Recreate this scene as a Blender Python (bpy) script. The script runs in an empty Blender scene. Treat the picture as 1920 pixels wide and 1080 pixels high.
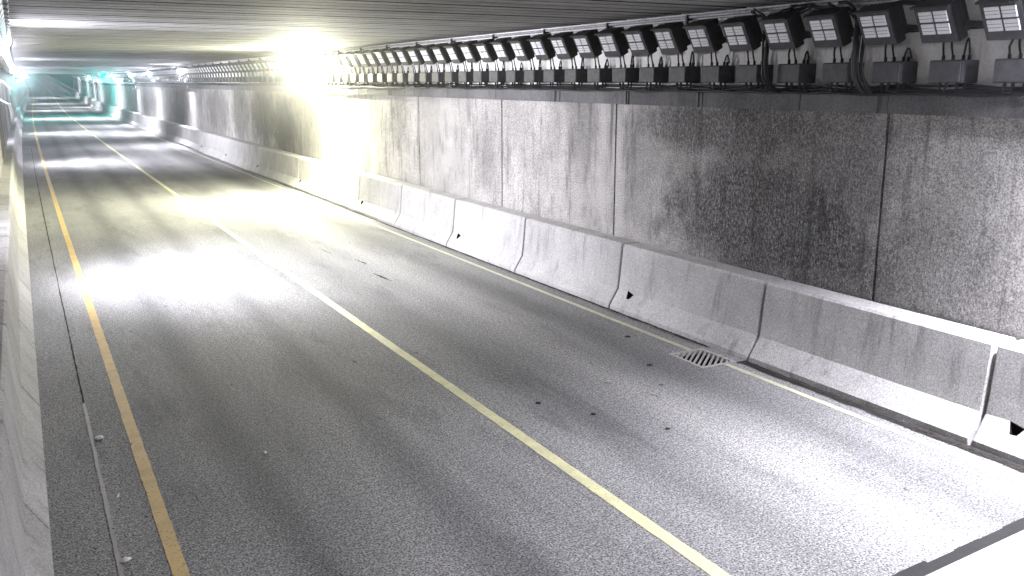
import bpy, bmesh, math, random
from mathutils import Vector, Matrix
random.seed(7)
D = bpy.data
SC = bpy.context.scene
COL = SC.collection
R = math.radians

# ---------------------------------------------------------------- camera, world, exposure
CAM_H = 3.7
cd = D.cameras.new("camera"); cam = D.objects.new("camera", cd); COL.objects.link(cam)
cam.location = (0, 0, CAM_H)
cam.rotation_euler = (R(90 - 12.564), 0, R(-27.845))
cd.sensor_width = 36.0
cd.lens = 36.0 * 1732.5 / 1920
cd.clip_start = 0.02; cd.clip_end = 2000
SC.camera = cam
w = D.worlds.new("World"); SC.world = w; w.use_nodes = True
bg = w.node_tree.nodes["Background"]
bg.inputs[0].default_value = (0.35, 0.4, 0.55, 1); bg.inputs[1].default_value = 0.02   # night outside the tunnel
SC.view_settings.view_transform = 'Standard'; SC.view_settings.look = 'None'
SC.view_settings.gamma = 1; SC.view_settings.use_curve_mapping = False
SC.view_settings.exposure = 2.5
SC.cycles.sample_clamp_indirect = 6
SC.cycles.max_bounces = 8; SC.cycles.diffuse_bounces = 6

LAMP = 650.0       # radiance of a lit lens
SPOT = 900.0       # watts of the beam of a lit floodlight

# ---------------------------------------------------------------- alignment of the tunnel
KC = [(-40, 0.103), (0, 0), (30, .058), (60, .232), (90, .522), (120, .927), (150, 1.45), (180, 2.09), (215, 2.8), (240, 3.2),
      (295, 3.7), (350, 3.5), (406, 3.3), (460, 3.2)]
KR = [(-40, 0), (0, 0), (60, 0), (100, 0), (125, .02), (157, .15), (200, .6), (245, 1.35), (295, 2.4), (350, 3.9), (406, 5.6), (460, 7.3)]
def hermite(K, y):
    if y <= K[0][0]: return K[0][1]
    for i in range(len(K) - 1):
        x0, v0 = K[i]; x1, v1 = K[i + 1]
        if y <= x1:
            def tan(j):
                a = K[max(j - 1, 0)]; b = K[min(j + 1, len(K) - 1)]
                return (b[1] - a[1]) / (b[0] - a[0])
            h = x1 - x0; t = (y - x0) / h
            return ((2*t**3 - 3*t*t + 1) * v0 + (t**3 - 2*t*t + t) * h * tan(i)
                    + (-2*t**3 + 3*t*t) * v1 + (t**3 - t*t) * h * tan(i + 1))
    return K[-1][1]
def cx(y): return hermite(KC, y)
def rz(y): return hermite(KR, y)
def head(y): return math.atan((cx(y + .5) - cx(y - .5)))
def grade(y): return math.atan((rz(y + .5) - rz(y - .5)))
def P(X, Y, Z): return Vector((X + cx(Y), Y, Z + rz(Y)))
def place(o, X, Y, Z, flip=False, extra=0.0):
    o.location = P(X, Y, Z)
    g = grade(Y)
    o.rotation_euler = (-g if flip else g, 0, -head(Y) + (math.pi if flip else 0) + extra)

# ---------------------------------------------------------------- tagging
def tag(o, label=None, cat=None, group=None, kind=None):
    if label: o["label"] = label
    if cat: o["category"] = cat
    if group: o["group"] = group
    if kind: o["kind"] = kind
    return o
def empty(name, loc=(0, 0, 0)):
    o = D.objects.new(name, None); COL.objects.link(o); o.location = loc
    o.empty_display_size = .1
    return o
def link_mesh(name, me, parent=None):
    o = D.objects.new(name, me); COL.objects.link(o)
    if parent: o.parent = parent
    return o
def finish(name, bm, mats, parent=None, smooth=False):
    me = D.meshes.new(name)
    bm.to_mesh(me); bm.free()
    for m in (mats if isinstance(mats, (list, tuple)) else [mats]): me.materials.append(m)
    if smooth:
        for p in me.polygons: p.use_smooth = True
    return link_mesh(name, me, parent)
def copy_tree(root):
    r = root.copy(); COL.objects.link(r)
    for ch in root.children:
        c = ch.copy(); COL.objects.link(c); c.parent = r
        for g in ch.children:
            d = g.copy(); COL.objects.link(d); d.parent = c
    return r

# ---------------------------------------------------------------- materials
class NT:
    def __init__(s, name, rough=.85, spec=.3):
        s.m = D.materials.new(name); s.m.use_nodes = True
        s.t = s.m.node_tree; s.n = s.t.nodes; s.l = s.t.links
        s.b = s.n["Principled BSDF"]
        s.b.inputs["Roughness"].default_value = rough
        s.b.inputs["Specular IOR Level"].default_value = spec
        s.pos = s.new("ShaderNodeNewGeometry").outputs["Position"]
        s.sep = s.new("ShaderNodeSeparateXYZ"); s.l.new(s.pos, s.sep.inputs[0])
    def new(s, t, **k):
        n = s.n.new(t)
        for a, v in k.items(): setattr(n, a, v)
        return n
    def put(s, sock, v):
        if hasattr(v, "is_output") or hasattr(v, "links"): s.l.new(v, sock)
        else: sock.default_value = v
    def noise(s, scale, detail=3, rough=.6, stretch=(1, 1, 1), vec=None, dist=0):
        mp = s.new("ShaderNodeMapping"); mp.inputs["Scale"].default_value = stretch
        s.l.new(vec or s.pos, mp.inputs[0])
        n = s.new("ShaderNodeTexNoise"); n.inputs["Scale"].default_value = scale
        n.inputs["Detail"].default_value = detail; n.inputs["Roughness"].default_value = rough
        n.inputs["Distortion"].default_value = dist
        s.l.new(mp.outputs[0], n.inputs["Vector"]); return n.outputs["Fac"]
    def mr(s, v, a, b, c=0., d=1., smooth=True):
        n = s.new("ShaderNodeMapRange")
        if smooth: n.interpolation_type = 'SMOOTHSTEP'
        s.put(n.inputs[0], v)
        for i, q in zip((1, 2, 3, 4), (a, b, c, d)): n.inputs[i].default_value = q
        return n.outputs[0]
    def math(s, op, a, b=None, clamp=False):
        n = s.new("ShaderNodeMath", operation=op); n.use_clamp = clamp
        s.put(n.inputs[0], a)
        if b is not None: s.put(n.inputs[1], b)
        return n.outputs[0]
    def mix(s, f, a, b, mode='MIX'):
        n = s.new("ShaderNodeMix", data_type='RGBA', blend_type=mode)
        s.put(n.inputs[0], f)
        s.put(n.inputs[6], a if hasattr(a, "links") else (*a, 1))
        s.put(n.inputs[7], b if hasattr(b, "links") else (*b, 1))
        return n.outputs[2]
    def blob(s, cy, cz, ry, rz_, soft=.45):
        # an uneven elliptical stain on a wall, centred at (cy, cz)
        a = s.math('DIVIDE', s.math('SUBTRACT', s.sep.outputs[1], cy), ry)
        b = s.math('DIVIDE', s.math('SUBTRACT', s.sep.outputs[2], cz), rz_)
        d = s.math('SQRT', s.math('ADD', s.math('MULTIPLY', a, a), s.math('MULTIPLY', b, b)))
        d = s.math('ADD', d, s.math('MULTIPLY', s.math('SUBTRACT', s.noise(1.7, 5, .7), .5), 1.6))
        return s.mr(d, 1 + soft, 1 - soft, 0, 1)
    def color(s, c): s.put(s.b.inputs["Base Color"], c)
    def bump(s, h, strength=.3, dist=.01):
        n = s.new("ShaderNodeBump"); n.inputs["Strength"].default_value = strength; n.inputs["Distance"].default_value = dist
        s.put(n.inputs["Height"], h); s.l.new(n.outputs[0], s.b.inputs["Normal"])

def plain(name, col, rough=.6, metal=0., spec=.4, var=.25, scale=14):
    s = NT(name, rough, spec); s.b.inputs["Metallic"].default_value = metal
    f = s.noise(scale, 4)
    s.color(s.mix(s.mr(f, .3, .7), tuple(c * (1 - var) for c in col), tuple(c * (1 + var) for c in col)))
    return s.m

def asphalt():
    s = NT("asphalt", .8, .35)
    fine = s.noise(52, 2, .8); mid = s.noise(17, 3, .6); big = s.noise(.5, 4, .6, (1, .35, 1))
    X = s.math('SUBTRACT', s.sep.outputs[0], s.math('MULTIPLY', s.math('MULTIPLY', s.sep.outputs[1], s.sep.outputs[1]), 6.44e-5))
    wob = s.math('ADD', X, s.math('MULTIPLY', s.math('SUBTRACT', s.noise(.8, 3, .6, (1, .3, 1)), .5), .5))
    def band(c, h):
        return s.mr(s.math('ABSOLUTE', s.math('SUBTRACT', wob, c)), h, 0, 0, 1)
    light = s.math('ADD', band(6.4, .5), s.math('MULTIPLY', band(2.6, .45), .45), True)
    dark = s.math('ADD', band(7.35, .55), s.math('ADD', s.math('MULTIPLY', band(5.3, .5), .6), s.math('ADD', s.math('MULTIPLY', band(3.1, .35), .8), band(1.7, .4))), True)
    c = s.mix(s.mr(big, .3, .7), (.20, .20, .20), (.29, .288, .283))
    patch = s.mr(s.noise(1.3, 6, .72, (1, .22, 1)), .5, .66)
    c = s.mix(s.math('MULTIPLY', patch, .45), c, (.09, .09, .092))
    c = s.mix(s.math('MULTIPLY', light, .8), c, (.33, .325, .315))
    c = s.mix(s.math('MULTIPLY', dark, .5), c, (.085, .085, .088))
    c = s.mix(1., c, s.mix(s.mr(fine, .34, .66), (.22, .22, .22), (1.9, 1.9, 1.9)), 'MULTIPLY')
    c = s.mix(1., c, s.mix(s.mr(mid, .3, .7), (.78, .78, .78), (1.22, 1.22, 1.22)), 'MULTIPLY')
    spots = s.mr(s.noise(5.5, 2, .5, (1, .6, 1)), .73, .77)
    c = s.mix(s.math('MULTIPLY', spots, .7), c, (.02, .02, .02))
    s.color(c); s.bump(fine, .5, .008)
    return s.m

def concrete(name, lo, hi, stains=(), streak=.5, speck=.35, grime=.5):
    s = NT(name, .9, .2)
    big = s.noise(.9, 5, .65); fine = s.noise(55, 2, .8); st = s.noise(5., 4, .65, (1, 1, .12)); st2 = s.noise(18., 3, .6, (1, 1, .06))
    oi = s.new("ShaderNodeObjectInfo").outputs["Random"]
    c = s.mix(s.mr(big, .25, .75), lo, hi)
    c = s.mix(1., c, s.mix(oi, (.86, .86, .86), (1.08, 1.08, 1.08)), 'MULTIPLY')
    c = s.mix(s.math('MULTIPLY', s.mr(st, .52, .75), streak), c, tuple(v * .28 for v in lo))
    c = s.mix(s.math('MULTIPLY', s.mr(st2, .6, .8), streak * .6), c, tuple(v * .3 for v in lo))
    c = s.mix(1., c, s.mix(s.mr(fine, .32, .68), (1 - speck,) * 3, (1 + speck,) * 3), 'MULTIPLY')
    if grime:
        g = s.mr(s.noise(2.2, 6, .75, (1, 1, .5)), .5, .72)
        c = s.mix(s.math('MULTIPLY', g, grime), c, tuple(v * .35 for v in lo))
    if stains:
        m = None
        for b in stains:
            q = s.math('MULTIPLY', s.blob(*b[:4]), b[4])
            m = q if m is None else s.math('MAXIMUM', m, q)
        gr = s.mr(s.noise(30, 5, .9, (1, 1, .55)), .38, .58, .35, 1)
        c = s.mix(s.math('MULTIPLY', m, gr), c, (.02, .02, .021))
    c = s.mix(s.math('MULTIPLY', s.mr(s.noise(9., 5, .8, (1, 1, .05)), .6, .7), streak * .55), c, (.03, .03, .03))
    s.color(c); s.bump(fine, .35, .006)
    return s.m

def paint(name, col, wear, weartone=(.13, .13, .13)):
    s = NT(name, .6, .4)
    a = s.noise(28, 4, .75); b = s.noise(3.5, 3, .6)
    c = s.mix(s.mr(b, .3, .75), col, tuple(v * .8 for v in col))
    c = s.mix(s.math('MULTIPLY', s.mr(a, .56, .66), wear), c, weartone)
    s.color(c); s.bump(a, .2, .004)
    return s.m

def glow(name, col, strength):
    m = D.materials.new(name); m.use_nodes = True
    n = m.node_tree.nodes; n.clear()
    e = n.new("ShaderNodeEmission"); o = n.new("ShaderNodeOutputMaterial")
    e.inputs[0].default_value = (*col, 1); e.inputs[1].default_value = strength
    m.node_tree.links.new(e.outputs[0], o.inputs[0])
    return m

M = {}
M['asphalt'] = asphalt()
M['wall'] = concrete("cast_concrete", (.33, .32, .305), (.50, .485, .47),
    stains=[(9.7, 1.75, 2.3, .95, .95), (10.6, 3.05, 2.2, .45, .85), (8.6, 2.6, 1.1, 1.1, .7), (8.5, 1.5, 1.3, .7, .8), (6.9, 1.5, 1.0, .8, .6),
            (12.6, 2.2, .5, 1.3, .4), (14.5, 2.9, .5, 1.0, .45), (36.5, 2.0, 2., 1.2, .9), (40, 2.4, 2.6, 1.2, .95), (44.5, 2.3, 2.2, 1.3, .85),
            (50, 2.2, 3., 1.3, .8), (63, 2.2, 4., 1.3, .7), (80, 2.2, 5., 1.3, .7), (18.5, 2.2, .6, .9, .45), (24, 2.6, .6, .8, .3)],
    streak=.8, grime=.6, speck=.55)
M['barrier'] = concrete("barrier_concrete", (.44, .435, .43), (.58, .57, .56), streak=.5, grime=.25, speck=.3)
M['band'] = concrete("white_painted_concrete", (.78, .77, .74), (.86, .85, .82), streak=.35, grime=.2, speck=.1)
M['ledge'] = concrete("ledge_concrete", (.13, .13, .135), (.21, .21, .21), streak=.5, grime=.5)
def ceiling_mat():
    m = concrete("ceiling_concrete", (.24, .24, .24), (.36, .355, .35), streak=.2, grime=.3, speck=.3)
    nt = m.node_tree; b = nt.nodes["Principled BSDF"]; src = b.inputs["Base Color"].links[0].from_socket
    geo = nt.nodes.new("ShaderNodeNewGeometry"); mp = nt.nodes.new("ShaderNodeMapping"); mp.inputs["Scale"].default_value = (.03, 1, 1)
    nz = nt.nodes.new("ShaderNodeTexNoise"); nz.inputs["Scale"].default_value = 4.5; nz.inputs["Detail"].default_value = 5; nz.inputs["Roughness"].default_value = .75
    r = nt.nodes.new("ShaderNodeMapRange"); r.inputs[1].default_value = .36; r.inputs[2].default_value = .6; r.inputs[3].default_value = .62; r.inputs[4].default_value = 1.2
    mx = nt.nodes.new("ShaderNodeMix"); mx.data_type = 'RGBA'; mx.blend_type = 'MULTIPLY'; mx.inputs[0].default_value = 1
    L = nt.links.new
    L(geo.outputs["Position"], mp.inputs[0]); L(mp.outputs[0], nz.inputs["Vector"]); L(nz.outputs["Fac"], r.inputs[0])
    L(src, mx.inputs[6]); L(r.outputs[0], mx.inputs[7]); L(mx.outputs[2], b.inputs["Base Color"])
    return m
M['ceil'] = ceiling_mat()
M['slab'] = concrete("pale_slab", (.42, .41, .385), (.55, .54, .51), streak=.2, grime=.35, speck=.2)
M['joint'] = plain("black_rubber", (.012, .012, .012), .8)
M['dark'] = plain("black_void", (.006, .006, .006), 1, var=.1)
M['body'] = plain("black_powder_coat", (.014, .014, .016), .5, spec=.4)
M['bezel'] = plain("dark_grey_casting", (.045, .045, .05), .5)
M['lens'] = plain("pale_lens_glass", (.80, .81, .84), .3, spec=.6, var=.08, scale=60)
M['reflbar'] = plain("lens_rib", (.2, .2, .22), .5)
M['case'] = plain("dark_grey_case", (.035, .035, .04), .65)
M['lid'] = plain("grey_case_front", (.075, .075, .08), .6)
M['cable'] = plain("black_cable", (.010, .010, .011), .55)
M['steel'] = plain("galvanised_steel", (.48, .48, .49), .45, metal=.4)
M['rust'] = plain("cast_iron", (.42, .41, .39), .7)
M['white'] = paint("white_line_paint", (.62, .61, .46), .5)
M['yellowpale'] = paint("pale_yellow_paint", (.80, .78, .47), .45)
M['orange'] = paint("worn_yellow_paint", (.70, .50, .20), .75)
M['seam'] = paint("seam_sealer", (.42, .40, .38), .5)
M['leaf'] = plain("leaf_litter", (.035, .03, .025), .9, var=.5)
M['grit'] = plain("pale_scrap", (.8, .8, .78), .5, var=.1)
M['earth'] = plain("night_earth", (.05, .05, .05), 1, var=.5, scale=1)
M['pale'] = plain("white_enamel", (.85, .85, .85), .4, var=.05)
M['glowcool'] = glow("cool_lamp_glow", (.88, .87, 1.0), LAMP * .3)
M['glowwarm'] = glow("yellow_green_lamp_glow", (1.0, .99, .74), LAMP * 1.7)
M['glowdim'] = glow("cool_side_lamp_glow", (.88, .87, 1.0), LAMP * .3)
M['glowcyan'] = glow("cyan_lamp_glow", (.0, .95, .85), LAMP * .28)

# ---------------------------------------------------------------- geometry helpers
def add_box(bm, x0, x1, y0, y1, z0, z1, mi=0, bev=0., mat=None):
    r = bmesh.ops.create_cube(bm, size=1)
    vs = r['verts']
    bmesh.ops.scale(bm, vec=(x1 - x0, y1 - y0, z1 - z0), verts=vs)
    bmesh.ops.translate(bm, vec=((x0 + x1) / 2, (y0 + y1) / 2, (z0 + z1) / 2), verts=vs)
    if bev:
        es = list({e for v in vs for e in v.link_edges})
        rb = bmesh.ops.bevel(bm, geom=es, offset=bev, segments=2, affect='EDGES', profile=.6)
        vs = list({v for f in rb['faces'] for v in f.verts} | {v for v in vs if v.is_valid})
    fs = {f for v in vs if v.is_valid for f in v.link_faces}
    for f in fs: f.material_index = mi
    if mat is not None: bmesh.ops.transform(bm, matrix=mat, verts=list({v for f in fs for v in f.verts}))
def box_bm(*a, **k):
    bm = bmesh.new(); add_box(bm, *a, **k); return bm
def add_tube(bm, pts, r, seg=6, mi=0):
    pts = [Vector(p) for p in pts]; rings = []
    for i, p in enumerate(pts):
        t = (pts[min(i + 1, len(pts) - 1)] - pts[max(i - 1, 0)])
        t.normalize()
        a = t.cross(Vector((.3, .2, 1)))
        if a.length < .05: a = t.cross(Vector((1, 0, 0)))
        a.normalize(); b = t.cross(a)
        rings.append([bm.verts.new(p + (a * math.cos(q) + b * math.sin(q)) * r) for q in [2 * math.pi * j / seg for j in range(seg)]])
    for i in range(len(rings) - 1):
        for j in range(seg):
            f = bm.faces.new((rings[i][j], rings[i][(j + 1) % seg], rings[i + 1][(j + 1) % seg], rings[i + 1][j])); f.material_index = mi; f.smooth = True
    for rg in (rings[0], rings[-1]):
        try:
            f = bm.faces.new(rg); f.material_index = mi
        except ValueError: pass
def arc(p0, p1, h, n=8, side=(0, 0, 1)):
    p0, p1, s = Vector(p0), Vector(p1), Vector(side)
    return [p0.lerp(p1, i / n) + s * h * math.sin(math.pi * i / n) for i in range(n + 1)]
def strip(prof, y0, y1, step=2.5, closed=False, bm=None, mi=0):
    """sweep a profile [(X, Z), ...] along the tunnel between y0 and y1"""
    bm = bm or bmesh.new()
    n = max(1, math.ceil((y1 - y0) / step)); rows = []
    for i in range(n + 1):
        y = y0 + (y1 - y0) * i / n
        rows.append([bm.verts.new(P(x, y, z)) for x, z in prof])
    k = len(prof)
    for i in range(n):
        for j in range(k if closed else k - 1):
            f = bm.faces.new((rows[i][j], rows[i + 1][j], rows[i + 1][(j + 1) % k], rows[i][(j + 1) % k])); f.material_index = mi
    if closed:
        for rr in (rows[0], rows[-1]):
            try: bm.faces.new(rr).material_index = mi
            except ValueError: pass
    bmesh.ops.recalc_face_normals(bm, faces=bm.faces[:]) if closed else None
    return bm
def rect(x0, x1, z0, z1): return [(x0, z0), (x0, z1), (x1, z1), (x1, z0)]

WALL = 9.1; LWALL = -.6; Y0 = -14.; YP = 240.; YE = 455.
CEIL = 4.70

# ---------------------------------------------------------------- road
bm = bmesh.new()
GX0, GX1, GY0, GY1 = 7.71, 8.27, 9.20, 9.90
strip([(-.62, 0), (8.9, 0)], Y0, GY0, bm=bm)
strip([(-.62, 0), (GX0, 0)], GY0, GY1, bm=bm)
strip([(GX1, 0), (8.9, 0)], GY0, GY1, bm=bm)
strip([(-.62, 0), (8.9, 0)], GY1, YE, bm=bm)
road = tag(finish("road", bm, M['asphalt']), kind='structure')
def wob_strip(xc, wd, y0, y1, z, amp=.004, step=.5, ph=0.):
    """painted line with slightly ragged edges"""
    bm = bmesh.new(); rows = []; y = y0
    while True:
        s = .12 if y < 16 else (step if y < 60 else 3.)
        a, b = random.uniform(-amp, amp), random.uniform(-amp, amp)
        rows.append((bm.verts.new(P(xc - wd / 2 + a, y, z)), bm.verts.new(P(xc + wd / 2 + b, y, z))))
        if y >= y1: break
        y = min(y + s, y1)
    for i in range(len(rows) - 1):
        bm.faces.new((rows[i][0], rows[i][1], rows[i + 1][1], rows[i + 1][0]))
    return bm
finish("centre_line", wob_strip(4.43, .135, 4.36, YE, .004), M['yellowpale'], road)
finish("left_edge_line", wob_strip(.765, .12, 4.36, YE, .004), M['orange'], road)
finish("right_edge_line", wob_strip(8.09, .085, 4.36, GY0 - .01, .004), M['white'], road)
finish("right_edge_line", wob_strip(8.09, .085, GY1 + .01, YE, .004), M['white'], road)
finish("sealed_seam", wob_strip(.36, .035, 4.36, 11.5, .005, .005), M['seam'], road)
finish("open_seam", wob_strip(.36, .018, 11.5, 60, .0045, .006), M['dark'], road)
# gutter dirt line where road meets barrier
finish("gutter_dirt", wob_strip(8.36, .15, 4.4, GY0 - .02, .0055, .02), plain("gutter_dirt", (.03, .028, .026), 1, var=.6, scale=30), road)
finish("gutter_dirt", wob_strip(8.41, .06, GY1 + .02, 60, .0055, .02), D.materials["gutter_dirt"], road)
# pale concrete slab before the expansion joint, the joint itself slightly skewed
def yj(x): return 3.80 + .085 * x
bm = bmesh.new()
xs = [-.04 + i * (8.48 + .04) / 24 for i in range(25)]
for i in range(24):
    a, b = xs[i], xs[i + 1]
    q = [bm.verts.new(p) for p in [(a, Y0, .012), (b, Y0, .012), (b, yj(b) - .09, .012), (a, yj(a) - .09, .012)]]
    bm.faces.new(q)
bmesh.ops.remove_doubles(bm, verts=bm.verts, dist=1e-4)
tag(finish("pavement_slab", bm, M['slab']), kind='structure')
bm = bmesh.new()
for i in range(24):
    a, b = xs[i], xs[i + 1]
    w0 = .075 + random.uniform(-.018, .018)
    bm.faces.new([bm.verts.new(p) for p in [(a, yj(a) - .09, .006), (b, yj(b) - .09, .006), (b, yj(b) + w0 - .03, .006), (a, yj(a) + w0 - .03, .006)]])
finish("expansion_joint", bm, M['joint'], road)

# earth outside the far portal
bm = strip([(-60, -.4), (-.63, -.05)], YP + 1, YE, 10); strip([(9.2, -.05), (70, -.4)], YP + 1, YE, 10, bm=bm)
tag(finish("ground", bm, M['earth']), kind='structure')

# ---------------------------------------------------------------- walls
def ordinal(n):
    base = ["", "first", "second", "third", "fourth", "fifth", "sixth", "seventh", "eighth", "ninth", "tenth", "eleventh", "twelfth",
            "thirteenth", "fourteenth", "fifteenth", "sixteenth", "seventeenth", "eighteenth", "nineteenth"]
    tens = {2: "twent", 3: "thirt", 4: "fort", 5: "fift", 6: "sixt", 7: "sevent", 8: "eight", 9: "ninet"}
    if n < 20: return base[n]
    if n < 100:
        t, u = divmod(n, 10)
        return tens[t] + "ieth" if u == 0 else tens[t] + "y-" + base[u]
    return "one hundred and " + (ordinal(n - 100) if n > 100 else "")

rw = empty("tunnel_wall", P(WALL, 0, 0))
tag(rw, "stained cast concrete tunnel wall of tall panels rising behind the right-hand barrier", "wall")
def under(o, par):
    o.parent = par; o.matrix_parent_inverse = Matrix.Translation(-par.location)
joints = [Y0, -7.5, -2.2, 2.6, 7.72, 13.41, 17.72, 22.4, 28.45, 33.85, 39.6, 45.45]
while joints[-1] < YP - 6: joints.append(joints[-1] + 5.35)
joints[-1] = YP
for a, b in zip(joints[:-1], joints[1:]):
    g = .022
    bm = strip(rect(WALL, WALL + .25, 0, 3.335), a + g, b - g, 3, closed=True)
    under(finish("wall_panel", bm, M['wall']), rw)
under(finish("joint_backing", strip(rect(WALL + .07, WALL + .24, 0, 3.33), Y0, YP, 4, closed=True), M['dark']), rw)
under(finish("painted_band", strip(rect(WALL, WALL + .25, 3.56, CEIL + .02), Y0, YP, 4, closed=True), M['band']), rw)

# ledge beam with sections and straps
ld = empty("ledge_beam", P(WALL, 0, 3.34))
tag(ld, "dark grey concrete ledge running along the right wall below the row of boxes", "ledge")
lj = [Y0, -6, 0, 3.9, 7.66, 9.05, 11.0, 12.95, 15.15, 17.8, 22.4, 26.0, 28.5]
while lj[-1] < YP - 5: lj.append(lj[-1] + random.choice([2.6, 3.4, 5.2]))
lj[-1] = YP
for i, (a, b) in enumerate(zip(lj[:-1], lj[1:])):
    g = .035 if i in (7,) else .008
    x = WALL - .10 - random.uniform(0, .012)
    under(finish("ledge_section", strip(rect(x, WALL + .2, 3.34, 3.552), a + g, b - g, 3, closed=True), M['ledge']), ld)
for y in (7.78, 11.1, 12.9, 15.3, 24.3, 26.8):
    o = finish("strap", box_bm(-.012, .0, -.014, .014, -.21, .03), M['bezel']); place(o, WALL - .118, y, 3.545); 
    o.parent = ld; o.matrix_parent_inverse = Matrix.Translation(-ld.location)

lw = empty("tunnel_wall", P(LWALL, 0, 0))
tag(lw, "dark unlit tunnel wall along the left edge behind the left barrier", "wall")
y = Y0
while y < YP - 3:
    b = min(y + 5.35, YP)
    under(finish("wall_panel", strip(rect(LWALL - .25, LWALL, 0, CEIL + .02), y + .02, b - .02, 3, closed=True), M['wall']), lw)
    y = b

# ceiling: transverse concrete planks with joints, one slab surface
bm = bmesh.new()
y = Y0; k = 0
pitch = 1.445 / 3
y = 11.6 - 3 * pitch * 18
rows = []
while y < YP:
    major = (k % 3 == 0)
    g = .11 if major else .03; d = .14 if major else .04
    dz = random.uniform(-.004, .004)
    seq = [(y, d), (y + g, d), (y + g + .012, dz * 0 + 0), (y + pitch - .012, 0)]
    for yy, up in seq: rows.append((yy, up))
    y += pitch; k += 1
prev = None
for yy, up in rows:
    cur = (bm.verts.new(P(LWALL - .2, yy, CEIL + up)), bm.verts.new(P(WALL + .2, yy, CEIL + up)))
    if prev:
        f = bm.faces.new((prev[0], prev[1], cur[1], cur[0]))
        if up > .005 or pup > .005: f.material_index = 1
    prev = cur; pup = up
strip([(LWALL - .2, CEIL + .5), (WALL + .2, CEIL + .5)], rows[0][0], rows[-1][0], 6, bm=bm)
ce = finish("tunnel_ceiling", bm, [M['ceil'], M['dark']])
tag(ce, "flat concrete ceiling of transverse planks with dark joints", "ceiling")

# ---------------------------------------------------------------- barriers
SEG = 3.375
def barrier_mesh(slot=True):
    bm = bmesh.new()
    # profile: x away from the road, z up
    pr = [(0, 0), (0, .07), (.045, .14), (.10, .23), (.165, .335), (.19, .55), (.235, 1.05), (.265, 1.08), (.60, 1.08), (.60, 0)]
    L = SEG - .045
    ys = [-L/2, -L/2 + .02, -L/2 + .9, -.0, L/2 - .9, L/2 - .43, L/2 - .30, L/2 - .02, L/2]
    rows = []
    for y in ys:
        ins = .012 if abs(abs(y) - L/2) < 1e-6 else 0
        rows.append([bm.verts.new((x + (ins if 0 < i < 8 and x < .3 else 0), y, z - (ins if z > 1.06 else 0))) for i, (x, z) in enumerate(pr)])
    hole = []
    for i in range(len(ys) - 1):
        for j in range(len(pr) - 1):
            f = bm.faces.new((rows[i][j], rows[i][j+1], rows[i+1][j+1], rows[i+1][j]))
            if slot and i == 5 and j == 3: hole.append(f)
    bm.faces.new(rows[0]); bm.faces.new(rows[-1])
    bmesh.ops.recalc_face_normals(bm, faces=bm.faces[:])
    if slot:
        for v, d in zip(hole[0].verts, ((0, .03, .01), (0, -.02, -.03), (0, .025, .015), (0, -.035, .0))): v.co += Vector(d) * .8
    fs = bmesh.ops.extrude_discrete_faces(bm, faces=hole)['faces'] if slot else []
    for f in fs:
        f.material_index = 1
        n = f.normal.copy()
        bmesh.ops.translate(bm, vec=-n * .09, verts=f.verts[:])
    for f in fs:
        for e in f.edges:
            for g in e.link_faces: g.material_index = 1
    me = D.meshes.new("barrier_segment"); bm.to_mesh(me); bm.free()
    me.materials.append(M['barrier']); me.materials.append(M['dark'])
    return me
slot_seg = barrier_mesh(True); bmesh_seg = barrier_mesh(False)
jy = 5.77
n0 = -3
right_near = {}
for i in range(n0, 132):
    yc = jy + SEG * (i + .5)
    o = link_mesh("barrier_segment", slot_seg if i % 2 else bmesh_seg)
    place(o, 8.44, yc, 0)
    num = i + 1    # 0 = cut by the right edge of the photograph
    if num <= 0: t = "grey concrete barrier segment at the right edge of the photo beside the pale slab"
    elif num == 2: t = "grey concrete barrier segment on the right behind the drain grate's far side, second complete one"
    elif num <= 30: t = f"concrete barrier segment on the right, {ordinal(num)} complete one from the photo's right edge"
    elif yc < YP: t = "distant concrete barrier segment on the right inside the tunnel"
    else: t = "concrete barrier segment on the right on the rising road beyond the tunnel"
    tag(o, t, "barrier", "concrete barrier segments along the right side")
for i in range(0, 120):
    yc = 3.0 + SEG * i
    o = link_mesh("barrier_segment", bmesh_seg)
    place(o, -.10, yc, 0, flip=True)
    tag(o, "shadowed concrete barrier segment along the left tunnel wall", "barrier", "concrete barrier segments along the left side")

# ---------------------------------------------------------------- floodlights
TILT = Matrix.Rotation(R(-27), 4, 'Y')          # local x = away from the road
FC = Vector((-.50, 0, 0))                       # face centre relative to the wall point at z 4.29
TM = Matrix.Translation(FC) @ TILT
def face_box(bm, x0, x1, y0, y1, z0, z1, mi=0, bev=0.):
    add_box(bm, x0, x1, y0, y1, z0, z1, mi=mi, bev=bev, mat=TM)
def g_housing(bm, mi=0):
    face_box(bm, .0, .15, -.235, .235, -.215, .215, mi, .025)
    for k in range(9):
        yy = -.2 + k * .05
        face_box(bm, .145, .235, yy - .006, yy + .006, -.17, .19, mi)
    face_box(bm, -.05, .02, -.235, .235, .195, .218, mi, .004)      # hood lip
def g_bezel(bm, mi=0):
    face_box(bm, -.012, .002, -.222, .222, -.20, .19, mi, .003)
def modules():
    return [(-.092, .092), (.092, .092), (-.092, -.045), (.092, -.045)]
def g_module(bm, cy, cz, mi=0, mr=1, ribs=True):
    face_box(bm, -.026, -.010, cy - .079, cy + .079, cz - .058, cz + .058, mi, .006)
    if ribs:
        for q in (-.018, .018):
            face_box(bm, -.0275, -.024, cy - .074, cy + .074, cz + q - .0025, cz + q + .0025, mr)
def g_bracket(bm, mi=0):
    for s in (-1, 1):
        add_box(bm, -.38, 0, s * .245 - .004, s * .245 + .004, -.03, .03, mi)
    add_box(bm, -.012, 0, -.24, .24, -.04, .04, mi)
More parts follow.
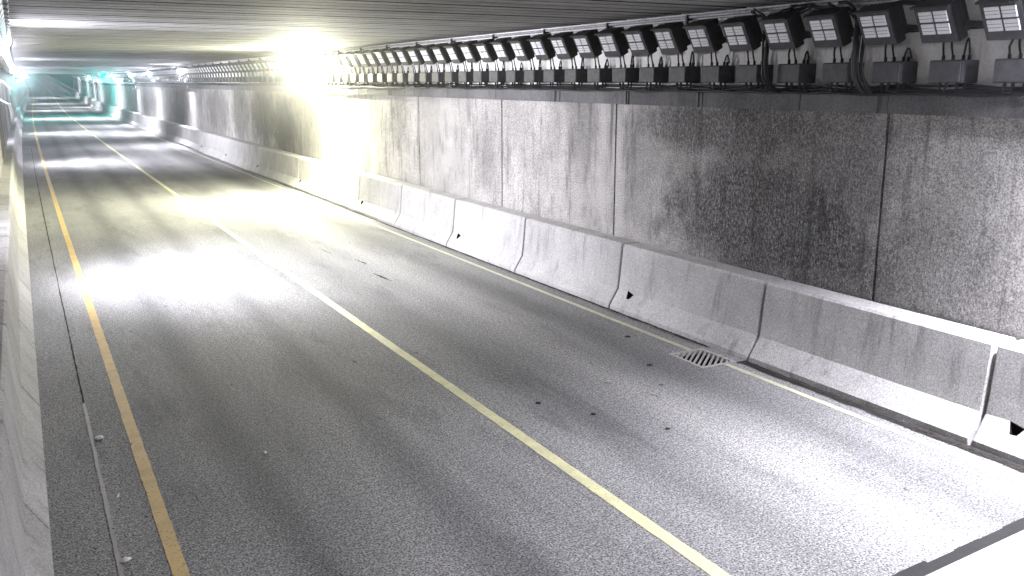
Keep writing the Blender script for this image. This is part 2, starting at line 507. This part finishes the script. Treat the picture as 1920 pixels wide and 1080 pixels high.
def make_flood():
    t = empty("floodlight")
    bm = bmesh.new(); g_housing(bm); finish("housing", bm, M['body'], t)
    bm = bmesh.new(); g_bezel(bm); finish("bezel", bm, M['bezel'], t)
    for cy, cz in modules():
        bm = bmesh.new(); g_module(bm, cy, cz); finish("lens", bm, [M['lens'], M['reflbar']], t)
    bm = bmesh.new(); g_bracket(bm); finish("bracket", bm, M['body'], t)
    return t
def make_flood_simple():
    bm = bmesh.new()
    g_housing(bm, 0); g_bezel(bm, 1)
    for cy, cz in modules(): g_module(bm, cy, cz, 2, 2, False)
    me = D.meshes.new("floodlight"); bm.to_mesh(me); bm.free()
    for m in ('body', 'bezel', 'lens'): me.materials.append(M[m])
    return me
def make_lit(glowmat, power=1.0, aim=66, size=150):
    t = empty("lit_floodlight")
    ld_ = D.lights.new("beam", 'SPOT'); ld_.energy = SPOT * power; ld_.spot_size = R(size); ld_.spot_blend = 1.0
    ld_.shadow_soft_size = .12; ld_.color = {'glowwarm': (1, .98, .76), 'glowcool': (.91, .90, 1), 'glowdim': (.91, .90, 1)}[glowmat]
    lo = D.objects.new("beam", ld_); COL.objects.link(lo); lo.parent = t
    lo.location = (-.36, 0, -.33) if aim > 60 else (-.50, 0, -.27)
    lo.rotation_euler = Vector((-math.cos(R(aim)), 0, -math.sin(R(aim)))).to_track_quat('-Z', 'Y').to_euler()
    bm = bmesh.new(); g_housing(bm); finish("housing", bm, M['body'], t)
    bm = bmesh.new(); g_bezel(bm); finish("bezel", bm, M['bezel'], t)
    bm = bmesh.new(); face_box(bm, -.075, -.014, -.175, .175, -.12, .155, 0, .012); finish("glowing_lens", bm, M[glowmat], t)
    bm = bmesh.new(); g_bracket(bm); finish("bracket", bm, M['body'], t)
    return t
F0, FP = 6.02, .768
LIT = {31: 'glowwarm', 68: 'glowcool', 88: 'glowcool', 106: 'glowcool', 130: 'glowcool', 188: 'glowcool'}
LITLAB = {31: "blazing white lit floodlight, nearest glowing one on the right wall", 68: "glowing floodlight, second lit one along the right wall",
          88: "glowing floodlight, third lit one along the right wall", 106: "glowing floodlight, fourth lit one, just right of the cyan signal",
          130: "small far glowing floodlight, fifth along the right wall, left of the cyan signal", 188: "tiny distant glowing floodlight, sixth and last along the right wall"}
proto = make_flood(); simple = make_flood_simple(); used = False
for n in range(-1, 300):
    y = F0 + FP * n
    if n in LIT:
        o = make_lit(LIT[n], *((.35, 75, 130) if n == 31 else (.6, 66, 130)))
        tag(o, LITLAB.get(n, "faint farthest glowing floodlight near the tunnel's far end"), "floodlight", "lit floodlights on the right wall")
    elif n < 52:
        if used: o = copy_tree(proto)
        else: o = proto; used = True
        if n < 0: tag(o, "unlit black floodlight cut by the top right corner, nearest to the camera", "floodlight", "unlit floodlights along the right wall")
        elif n == 2: tag(o, "unlit black floodlight just right of the thick fanned cable bundle, third from the right", "floodlight", "unlit floodlights along the right wall")
        else: tag(o, f"unlit black floodlight with pale lens, {ordinal(n + 1)} in the right row from the photo's right edge", "floodlight", "unlit floodlights along the right wall")
    else:
        if y > 190 and n % 2: continue
        o = link_mesh("floodlight", simple)
        tag(o, "tiny dark unlit floodlight in the far receding row on the right wall", "floodlight", "unlit floodlights along the right wall")
    place(o, WALL - (.30 if n == 31 else 0), y, 4.29 - (.03 if n == 31 else 0), extra=R(20) if n == 31 else R(random.uniform(-1.6, 1.6)))
# the lit floodlight just outside the right edge
o = make_lit('glowdim', .6, 78, 124); place(o, WALL, F0 - FP * 2, 4.29)
tag(o, "lit floodlight on the right wall beyond the photo's right edge", "floodlight", "lit floodlights on the right wall")

# left row
LEFTLIT = [18.7, 48., 77., 107.5, 137., 170., 205.]
for k, yl in enumerate(LEFTLIT):
    o = make_lit('glowdim', 1.3, 34, 114); place(o, LWALL, yl, 4.29, flip=True)
    tag(o, ["white glowing strip of a lit floodlight at the left edge, seen side-on below the date", "lit floodlight on the left wall, second from the camera",
            "lit floodlight on the left wall, third from the camera", "lit floodlight on the left wall just before the cyan signal",
            "distant lit floodlight on the left wall, fifth from the camera", "distant lit floodlight on the left wall, sixth from the camera",
            "farthest lit floodlight on the left wall"][k], "floodlight", "lit floodlights on the left wall")
y = 9.5
while y < 105:
    if min(abs(y - q) for q in LEFTLIT) > .6:
        o = link_mesh("floodlight", simple); place(o, LWALL, y, 4.29, flip=True)
        tag(o, "black unlit floodlight in silhouette in the dark row at the left edge", "floodlight", "unlit floodlights along the left wall")
    y += FP

# ---------------------------------------------------------------- signal lamps
def make_signal():
    t = empty("signal_lamp")
    bm = bmesh.new(); add_box(bm, -.42, -.30, -.2, .2, -.22, .22, bev=.02); finish("housing", bm, M['body'], t)
    bm = bmesh.new()
    r = bmesh.ops.create_uvsphere(bm, u_segments=20, v_segments=10, radius=.21)
    bmesh.ops.scale(bm, vec=(.5, 1, 1), verts=r['verts']); bmesh.ops.translate(bm, vec=(-.42, 0, 0), verts=r['verts'])
    finish("glowing_lens", bm, M['glowcyan'], t, True)
    bm = bmesh.new(); add_box(bm, -.30, .42, -.03, .03, -.03, .03); finish("bracket", bm, M['steel'], t)
    return t
s1 = make_signal(); place(s1, WALL - .45, 116.7, 4.42, extra=R(35)); tag(s1, "cyan-green glowing signal lamp on the right wall in the distance", "signal lamp", "cyan signal lamps")
s2 = copy_tree(s1); place(s2, LWALL, 112., 4.14, flip=True, extra=R(-35)); tag(s2, "cyan-green glowing signal lamp at the left wall near the left edge", "signal lamp", "cyan signal lamps")

# ---------------------------------------------------------------- driver boxes with cables
def make_driver(v):
    rnd = random.Random(v)
    t = empty("driver_box")
    bm = bmesh.new(); add_box(bm, -.27, 0, -.205, .205, -.12, .12, bev=.015); finish("case", bm, M['case'], t)
    bm = bmesh.new(); add_box(bm, -.285, -.268, -.19, .19, -.108, .108, bev=.006); finish("cover", bm, M['lid'], t)
    def cab(pts, r=.011):
        bm = bmesh.new(); add_tube(bm, pts, r, 6)
        finish("cable", bm, M['cable'], t)
    def gl(bm, x, y, z, s):
        add_tube(bm, [(x, y, z), (x, y, z + .05 * s)], .018, 8)
    bm = bmesh.new()
    tops = [(-.16, .12), (-.16, .0), (-.1, -.08), (-.1, -.15)]
    bots = [(-.16, .14), (-.16, .05), (-.12, -.05), (-.12, -.14)]
    bm.free()
    for s_, L_ in ((1, tops), (-1, bots)):
        for x, y in L_:
            bm = bmesh.new(); gl(bm, x, y, .12 * s_, s_); finish("cable_gland", bm, M['cable'], t)
    h = rnd.uniform(.10, .2)
    cab([(-.16, .12, .15), (-.17, .125, .24), (-.2, .08 + rnd.uniform(-.05, .03), .31), (-.27, .02, .40)], .012)
    cab(arc((-.16, .0, .15), (-.22, -.02, .42), .02, 6, (0, 1, 0)), .012)
    cab(arc((-.1, -.08, .15), (-.1, -.15 - rnd.uniform(0, .05), .15), h, 9), .011)
    for x, y in bots:
        q = rnd.uniform(-.12, .12)
        cab([(x, y, -.15), (x - .01, y + q * .2, -.20), (x + .02, y + q * .7, -.235), (x + .03, y + q * 1.6, -.242)], .012)
    return t
protos = [make_driver(i) for i in range(4)]
def driver_simple():
    bm = bmesh.new(); add_box(bm, -.27, 0, -.205, .205, -.12, .12, bev=.015, mi=0); add_box(bm, -.285, -.268, -.19, .19, -.108, .108, mi=1)
    for y in (.12, 0, -.12): add_tube(bm, [(-.15, y, .12), (-.18, y, .4)], .012, 5, mi=2)
    me = D.meshes.new("driver_box"); bm.to_mesh(me); bm.free()
    for m in ('case', 'lid', 'cable'): me.materials.append(M[m])
    return me
dsm = driver_simple(); usedp = [False] * 4
for n in range(-1, 120):
    y = F0 + FP * n + .02
    if n < 44:
        k = (n * 7 + 3) % 4
        if not usedp[k]: o = protos[k]; usedp[k] = True
        else: o = copy_tree(protos[k])
        if n < 0: lab = "dark grey driver box with cable loops, nearest to the camera at the photo's right edge"
        else: lab = f"dark grey driver box with cable loops, {ordinal(n + 1)} from the right edge, under its floodlight"
    else:
        o = link_mesh("driver_box", dsm); lab = "tiny dark driver box in the far receding row under the floodlights"
    place(o, WALL, y, 3.81)
    tag(o, lab, "driver box", "driver boxes along the right wall")

# ---------------------------------------------------------------- cable runs, conduits, bundles
def run(name, label, cat, lines, r, mat, y0, y1, step, sag=0., group=None):
    t = empty(name, P(WALL, y0, lines[0][1])); tag(t, label, cat, group)
    for x, z in lines:
        bm = bmesh.new(); pts = []; y = y0
        while y <= y1:
            pts.append(P(x + random.uniform(-1, 1) * sag, y, z + random.uniform(-1, 1) * sag)); y += step
        add_tube(bm, pts, r, 6); o = finish(name.split("_")[0] + "_pipe" if 'conduit' in name else "cable", bm, mat)
        under(o, t)
    return t
run("cable_run", "tangle of black cables lying on the ledge under the driver boxes", "cables",
    [(8.97, 3.575), (8.99, 3.60), (9.03, 3.575), (8.95, 3.565), (9.04, 3.62), (9.02, 3.65)], .016, M['cable'], 2.0, 90, .33, .018)
t = run("conduit_line", "pair of grey conduits running along the top of the right wall under the ceiling", "conduit",
    [(9.03, 4.645), (9.03, 4.575)], .024, M['steel'], 3., 200, 2.6, 0.)
y = 5.0
while y < 70:
    o = finish("clamp", box_bm(-.04, .07, -.02, .02, -.065, .065, bev=.004), M['body']); place(o, 9.02, y, 4.61)
    o.parent = t; o.matrix_parent_inverse = Matrix.Translation(-t.location); y += 2.15
def bundle(yb, label, spread, wdt):
    t = empty("cable_bundle", P(WALL, yb, 4.6)); tag(t, label, "cable bundle", "thick cable bundles")
    for k in range(9):
        o_ = random.uniform(-wdt, wdt); s = 1 if k % 2 else -1
        x = 8.72 + random.uniform(-.05, .06)
        ln = random.uniform(.3, spread)
        pts = [P(8.93, yb + s * ln * 1.6, 4.66 - .02 * (k % 3)), P(8.85, yb + s * ln, 4.64 - .015 * k), P(x + .04, yb + s * ln * .45 + o_, 4.56), P(x, yb + o_ * 1.2, 4.42),
               P(x - .02, yb + o_, 4.2), P(x, yb + o_ * .7 + .02, 3.95), P(x, yb + o_, 3.75), P(x + .12, yb + o_ * 1.1, 3.62), P(8.93, yb + o_ * 1.3, 3.57)]
        # smooth
        sm = []
        for i in range(len(pts) - 1):
            for q in range(3):
                u = q / 3; sm.append(pts[i].lerp(pts[i + 1], u))
        sm.append(pts[-1])
        sm2 = [sm[0]] + [(sm[i - 1] + sm[i] * 2 + sm[i + 1]) / 4 for i in range(1, len(sm) - 1)] + [sm[-1]]
        bm = bmesh.new(); add_tube(bm, sm2, random.choice([.010, .013, .017]), 7); under(finish("cable", bm, M['cable']), t)
bundle(9.42, "thick bundle of black cables dropping from the ceiling, thinner one left of the two", .4, .05)
bundle(7.92, "thick bundle of black cables fanning out at the ceiling, right of the two", .8, .07)

# pale hanging bits on the left wall
t = empty("cable_hanger", P(LWALL, 18.5, 3.6)); tag(t, "pale bent metal hangers sticking out at the left edge under the glowing strip", "hanger")
for (pts, r) in ([[(-.35, 18.5, 3.72), (-.15, 18.5, 3.70), (-.08, 18.5, 3.6), (-.07, 18.5, 3.48)], .018], [[(-.4, 18.6, 3.5), (-.14, 18.6, 3.34), (-.10, 18.6, 3.32)], .012],
                 [[(-.10, 18.6, 3.34), (-.08, 18.6, 3.2), (-.075, 18.6, 3.02)], .028]):
    bm = bmesh.new(); add_tube(bm, [P(*p) for p in pts], r, 8); under(finish("arm", bm, M['pale']), t)

# ---------------------------------------------------------------- drain grate
t = empty("drain_grate", P(7.99, 9.55, 0)); tag(t, "cast iron drain grate in the road at the foot of the right barrier", "drain grate")
cxm, cym = 7.99, 9.55
bm = bmesh.new()
hx, hy = (GX1 - GX0) / 2, (GY1 - GY0) / 2
for a in ((-hx - .02, -hx + .03, -hy - .02, hy + .02), (hx - .03, hx + .02, -hy - .02, hy + .02), (-hx + .03, hx - .03, -hy - .02, -hy + .03), (-hx + .03, hx - .03, hy - .03, hy + .02)):
    add_box(bm, a[0], a[1], a[2], a[3], -.06, .008, bev=.003)
o = finish("frame", bm, M['rust'], t)
bm = bmesh.new()
ang = R(48); dx, dy = math.sin(ang), math.cos(ang); nx, ny = dy, -dx
for k in range(-7, 8):
    off = k * .068
    lo_, hi_ = -9., 9.
    for c0, d0, h0 in ((nx * off, dx, hx - .028), (ny * off, dy, hy - .028)):
        a0, b0 = sorted(((-h0 - c0) / d0, (h0 - c0) / d0)); lo_, hi_ = max(lo_, a0), min(hi_, b0)
    if hi_ - lo_ < .03: continue
    mt_ = Matrix.Translation((nx * off + dx * (lo_ + hi_) / 2, ny * off + dy * (lo_ + hi_) / 2, 0)) @ Matrix.Rotation(math.atan2(dy, dx), 4, 'Z')
    add_box(bm, -(hi_ - lo_) / 2, (hi_ - lo_) / 2, -.011, .011, -.03, .002, mat=mt_)
finish("bars", bm, M['rust'], t)
bm = bmesh.new()
for a in ((-hx, -hx + .004, -hy, hy, -.5, -.06), (hx - .004, hx, -hy, hy, -.5, -.06), (-hx, hx, -hy, -hy + .004, -.5, -.06), (-hx, hx, hy - .004, hy, -.5, -.06), (-hx, hx, -hy, hy, -.51, -.5)):
    add_box(bm, *a)
finish("pit", bm, M['dark'], t)
t.location = P(cxm, cym, 0)

# ---------------------------------------------------------------- small things on the road
def lump(name, X, Y, sx, sy, sz, mat, label, cat, group=None, rot=0.):
    bm = bmesh.new(); r = bmesh.ops.create_icosphere(bm, subdivisions=2, radius=1)
    rr = random.Random(int(X * 100 + Y * 10))
    for v in r['verts']:
        v.co *= 1 + rr.uniform(-.16, .16)
        if v.co.z < -.3: v.co.z = -.3
    bmesh.ops.scale(bm, vec=(sx, sy, sz), verts=r['verts'])
    bmesh.ops.rotate(bm, cent=(0, 0, 0), matrix=Matrix.Rotation(rot, 3, 'Z'), verts=r['verts'])
    o = finish(name, bm, mat, None, True); o.location = P(X, Y, .3 * sz + .005)
    return tag(o, label, cat, group)
lump("scrap", .41, 7.32, .045, .03, .02, M['grit'], "white crumpled scrap on the left shoulder, nearer the bottom edge", "litter", rot=.4)
lump("scrap", .43, 10.2, .045, .035, .03, M['grit'], "small white scrap with a dark underside on the left shoulder beside the seam", "litter", rot=.2)
lump("scrap", .47, 8.6, .05, .012, .012, M['grit'], "thin pale sliver on the left shoulder between the two white scraps", "litter", rot=1.3)
lump("scrap", 1.9, 9.0, .03, .02, .01, M['grit'], "tiny pale chip in the dark part of the left lane", "litter", rot=1.3)
stones = [(5.10, 8.99, .035, "round dark stone just right of the centre line"), (5.48, 8.38, .028, "small dark stone right of the centre line, right of the round one"),
          (5.95, 7.62, .026, "small dark stone in the middle of the right lane"), (7.7, 10.9, .04, "dark flat chip beside the white edge line left of the grate"),
          (7.15, 9.6, .045, "slim dark twig piece left of the drain grate")]
for i, (x, y, s, lab) in enumerate(stones):
    lump("stone" if i < 3 else "chip", x, y, s, s * (1 if i < 3 else .35), s * .4, M['leaf'], lab, "stone" if i < 3 else "chip", rot=random.uniform(0, 3))
# patched cracks in the right lane
for (X, Y, L, w_) in ((5.82, 20.0, .9, .03), (6.12, 18.4, .7, .05), (5.98, 16.7, .9, .06), (6.5, 8.6, .3, .015), (3.3, 9.4, .25, .012)):
    bm = bmesh.new(); prev = None; n = 9
    for k in range(n):
        u = k / (n - 1); ww = w_ * math.sin(math.pi * (u * .9 + .05)) * random.uniform(.5, 1.2)
        xx = X + random.uniform(-.02, .02) - .05 * u; yy = Y + (u - .5) * L
        cur = (bm.verts.new(P(xx - ww / 2, yy, .0045)), bm.verts.new(P(xx + ww / 2, yy, .0045)))
        if prev: bm.faces.new((prev[0], prev[1], cur[1], cur[0]))
        prev = cur
    finish("crack", bm, M['dark'], road)
# grit and leaves along the foot of the right barrier and on the left shoulder
bm = bmesh.new()
def chip(x, y, s):
    z = .007 + random.uniform(0, .012); a = random.uniform(0, 6.28)
    vs = [bm.verts.new(P(x, y, z) + Vector((math.cos(a + q) * s * random.uniform(.5, 1), math.sin(a + q) * s * random.uniform(.5, 1), random.uniform(0, s * .5)))) for q in (0, 1.5, 3.1, 4.7)]
    bm.faces.new(vs)
for k in range(2600):
    y = 4.6 + 30 * random.random() ** 1.3
    if GY0 - .1 < y < GY1 + .1: continue
    x = 8.41 - abs(random.gauss(0, .06)) - (.03 if y < 9 else 0)
    chip(x, y, random.uniform(.006, .022))
for k in range(420):
    y = 6 + 22 * random.random(); x = random.uniform(0.0, .72)
    chip(x, y, random.uniform(.005, .018))
for k in range(260):
    y = 4.6 + 16 * random.random(); x = random.gauss(6.4, .25)
    chip(x, y, random.uniform(.004, .013))
tag(finish("debris", bm, M['leaf']), "dark leaf litter and grit along the foot of the barrier", "debris", kind='stuff')

# ---------------------------------------------------------------- scattering volume added to imitate lens bloom around the lamps
bm = bmesh.new(); add_box(bm, -80, 90, -30, 470, -2, 20)
m = D.materials.new("bloom_haze"); m.use_nodes = True; nt = m.node_tree; nt.nodes.clear()
v = nt.nodes.new("ShaderNodeVolumePrincipled"); oo = nt.nodes.new("ShaderNodeOutputMaterial")
v.inputs["Color"].default_value = (.95, .95, .97, 1); v.inputs["Density"].default_value = .0021; v.inputs["Anisotropy"].default_value = .955
nt.links.new(v.outputs[0], oo.inputs["Volume"])
tag(finish("bloom_haze", bm, m), "thin added volume giving the lit lamps a lens-bloom halo", "bloom_haze", kind='stuff')
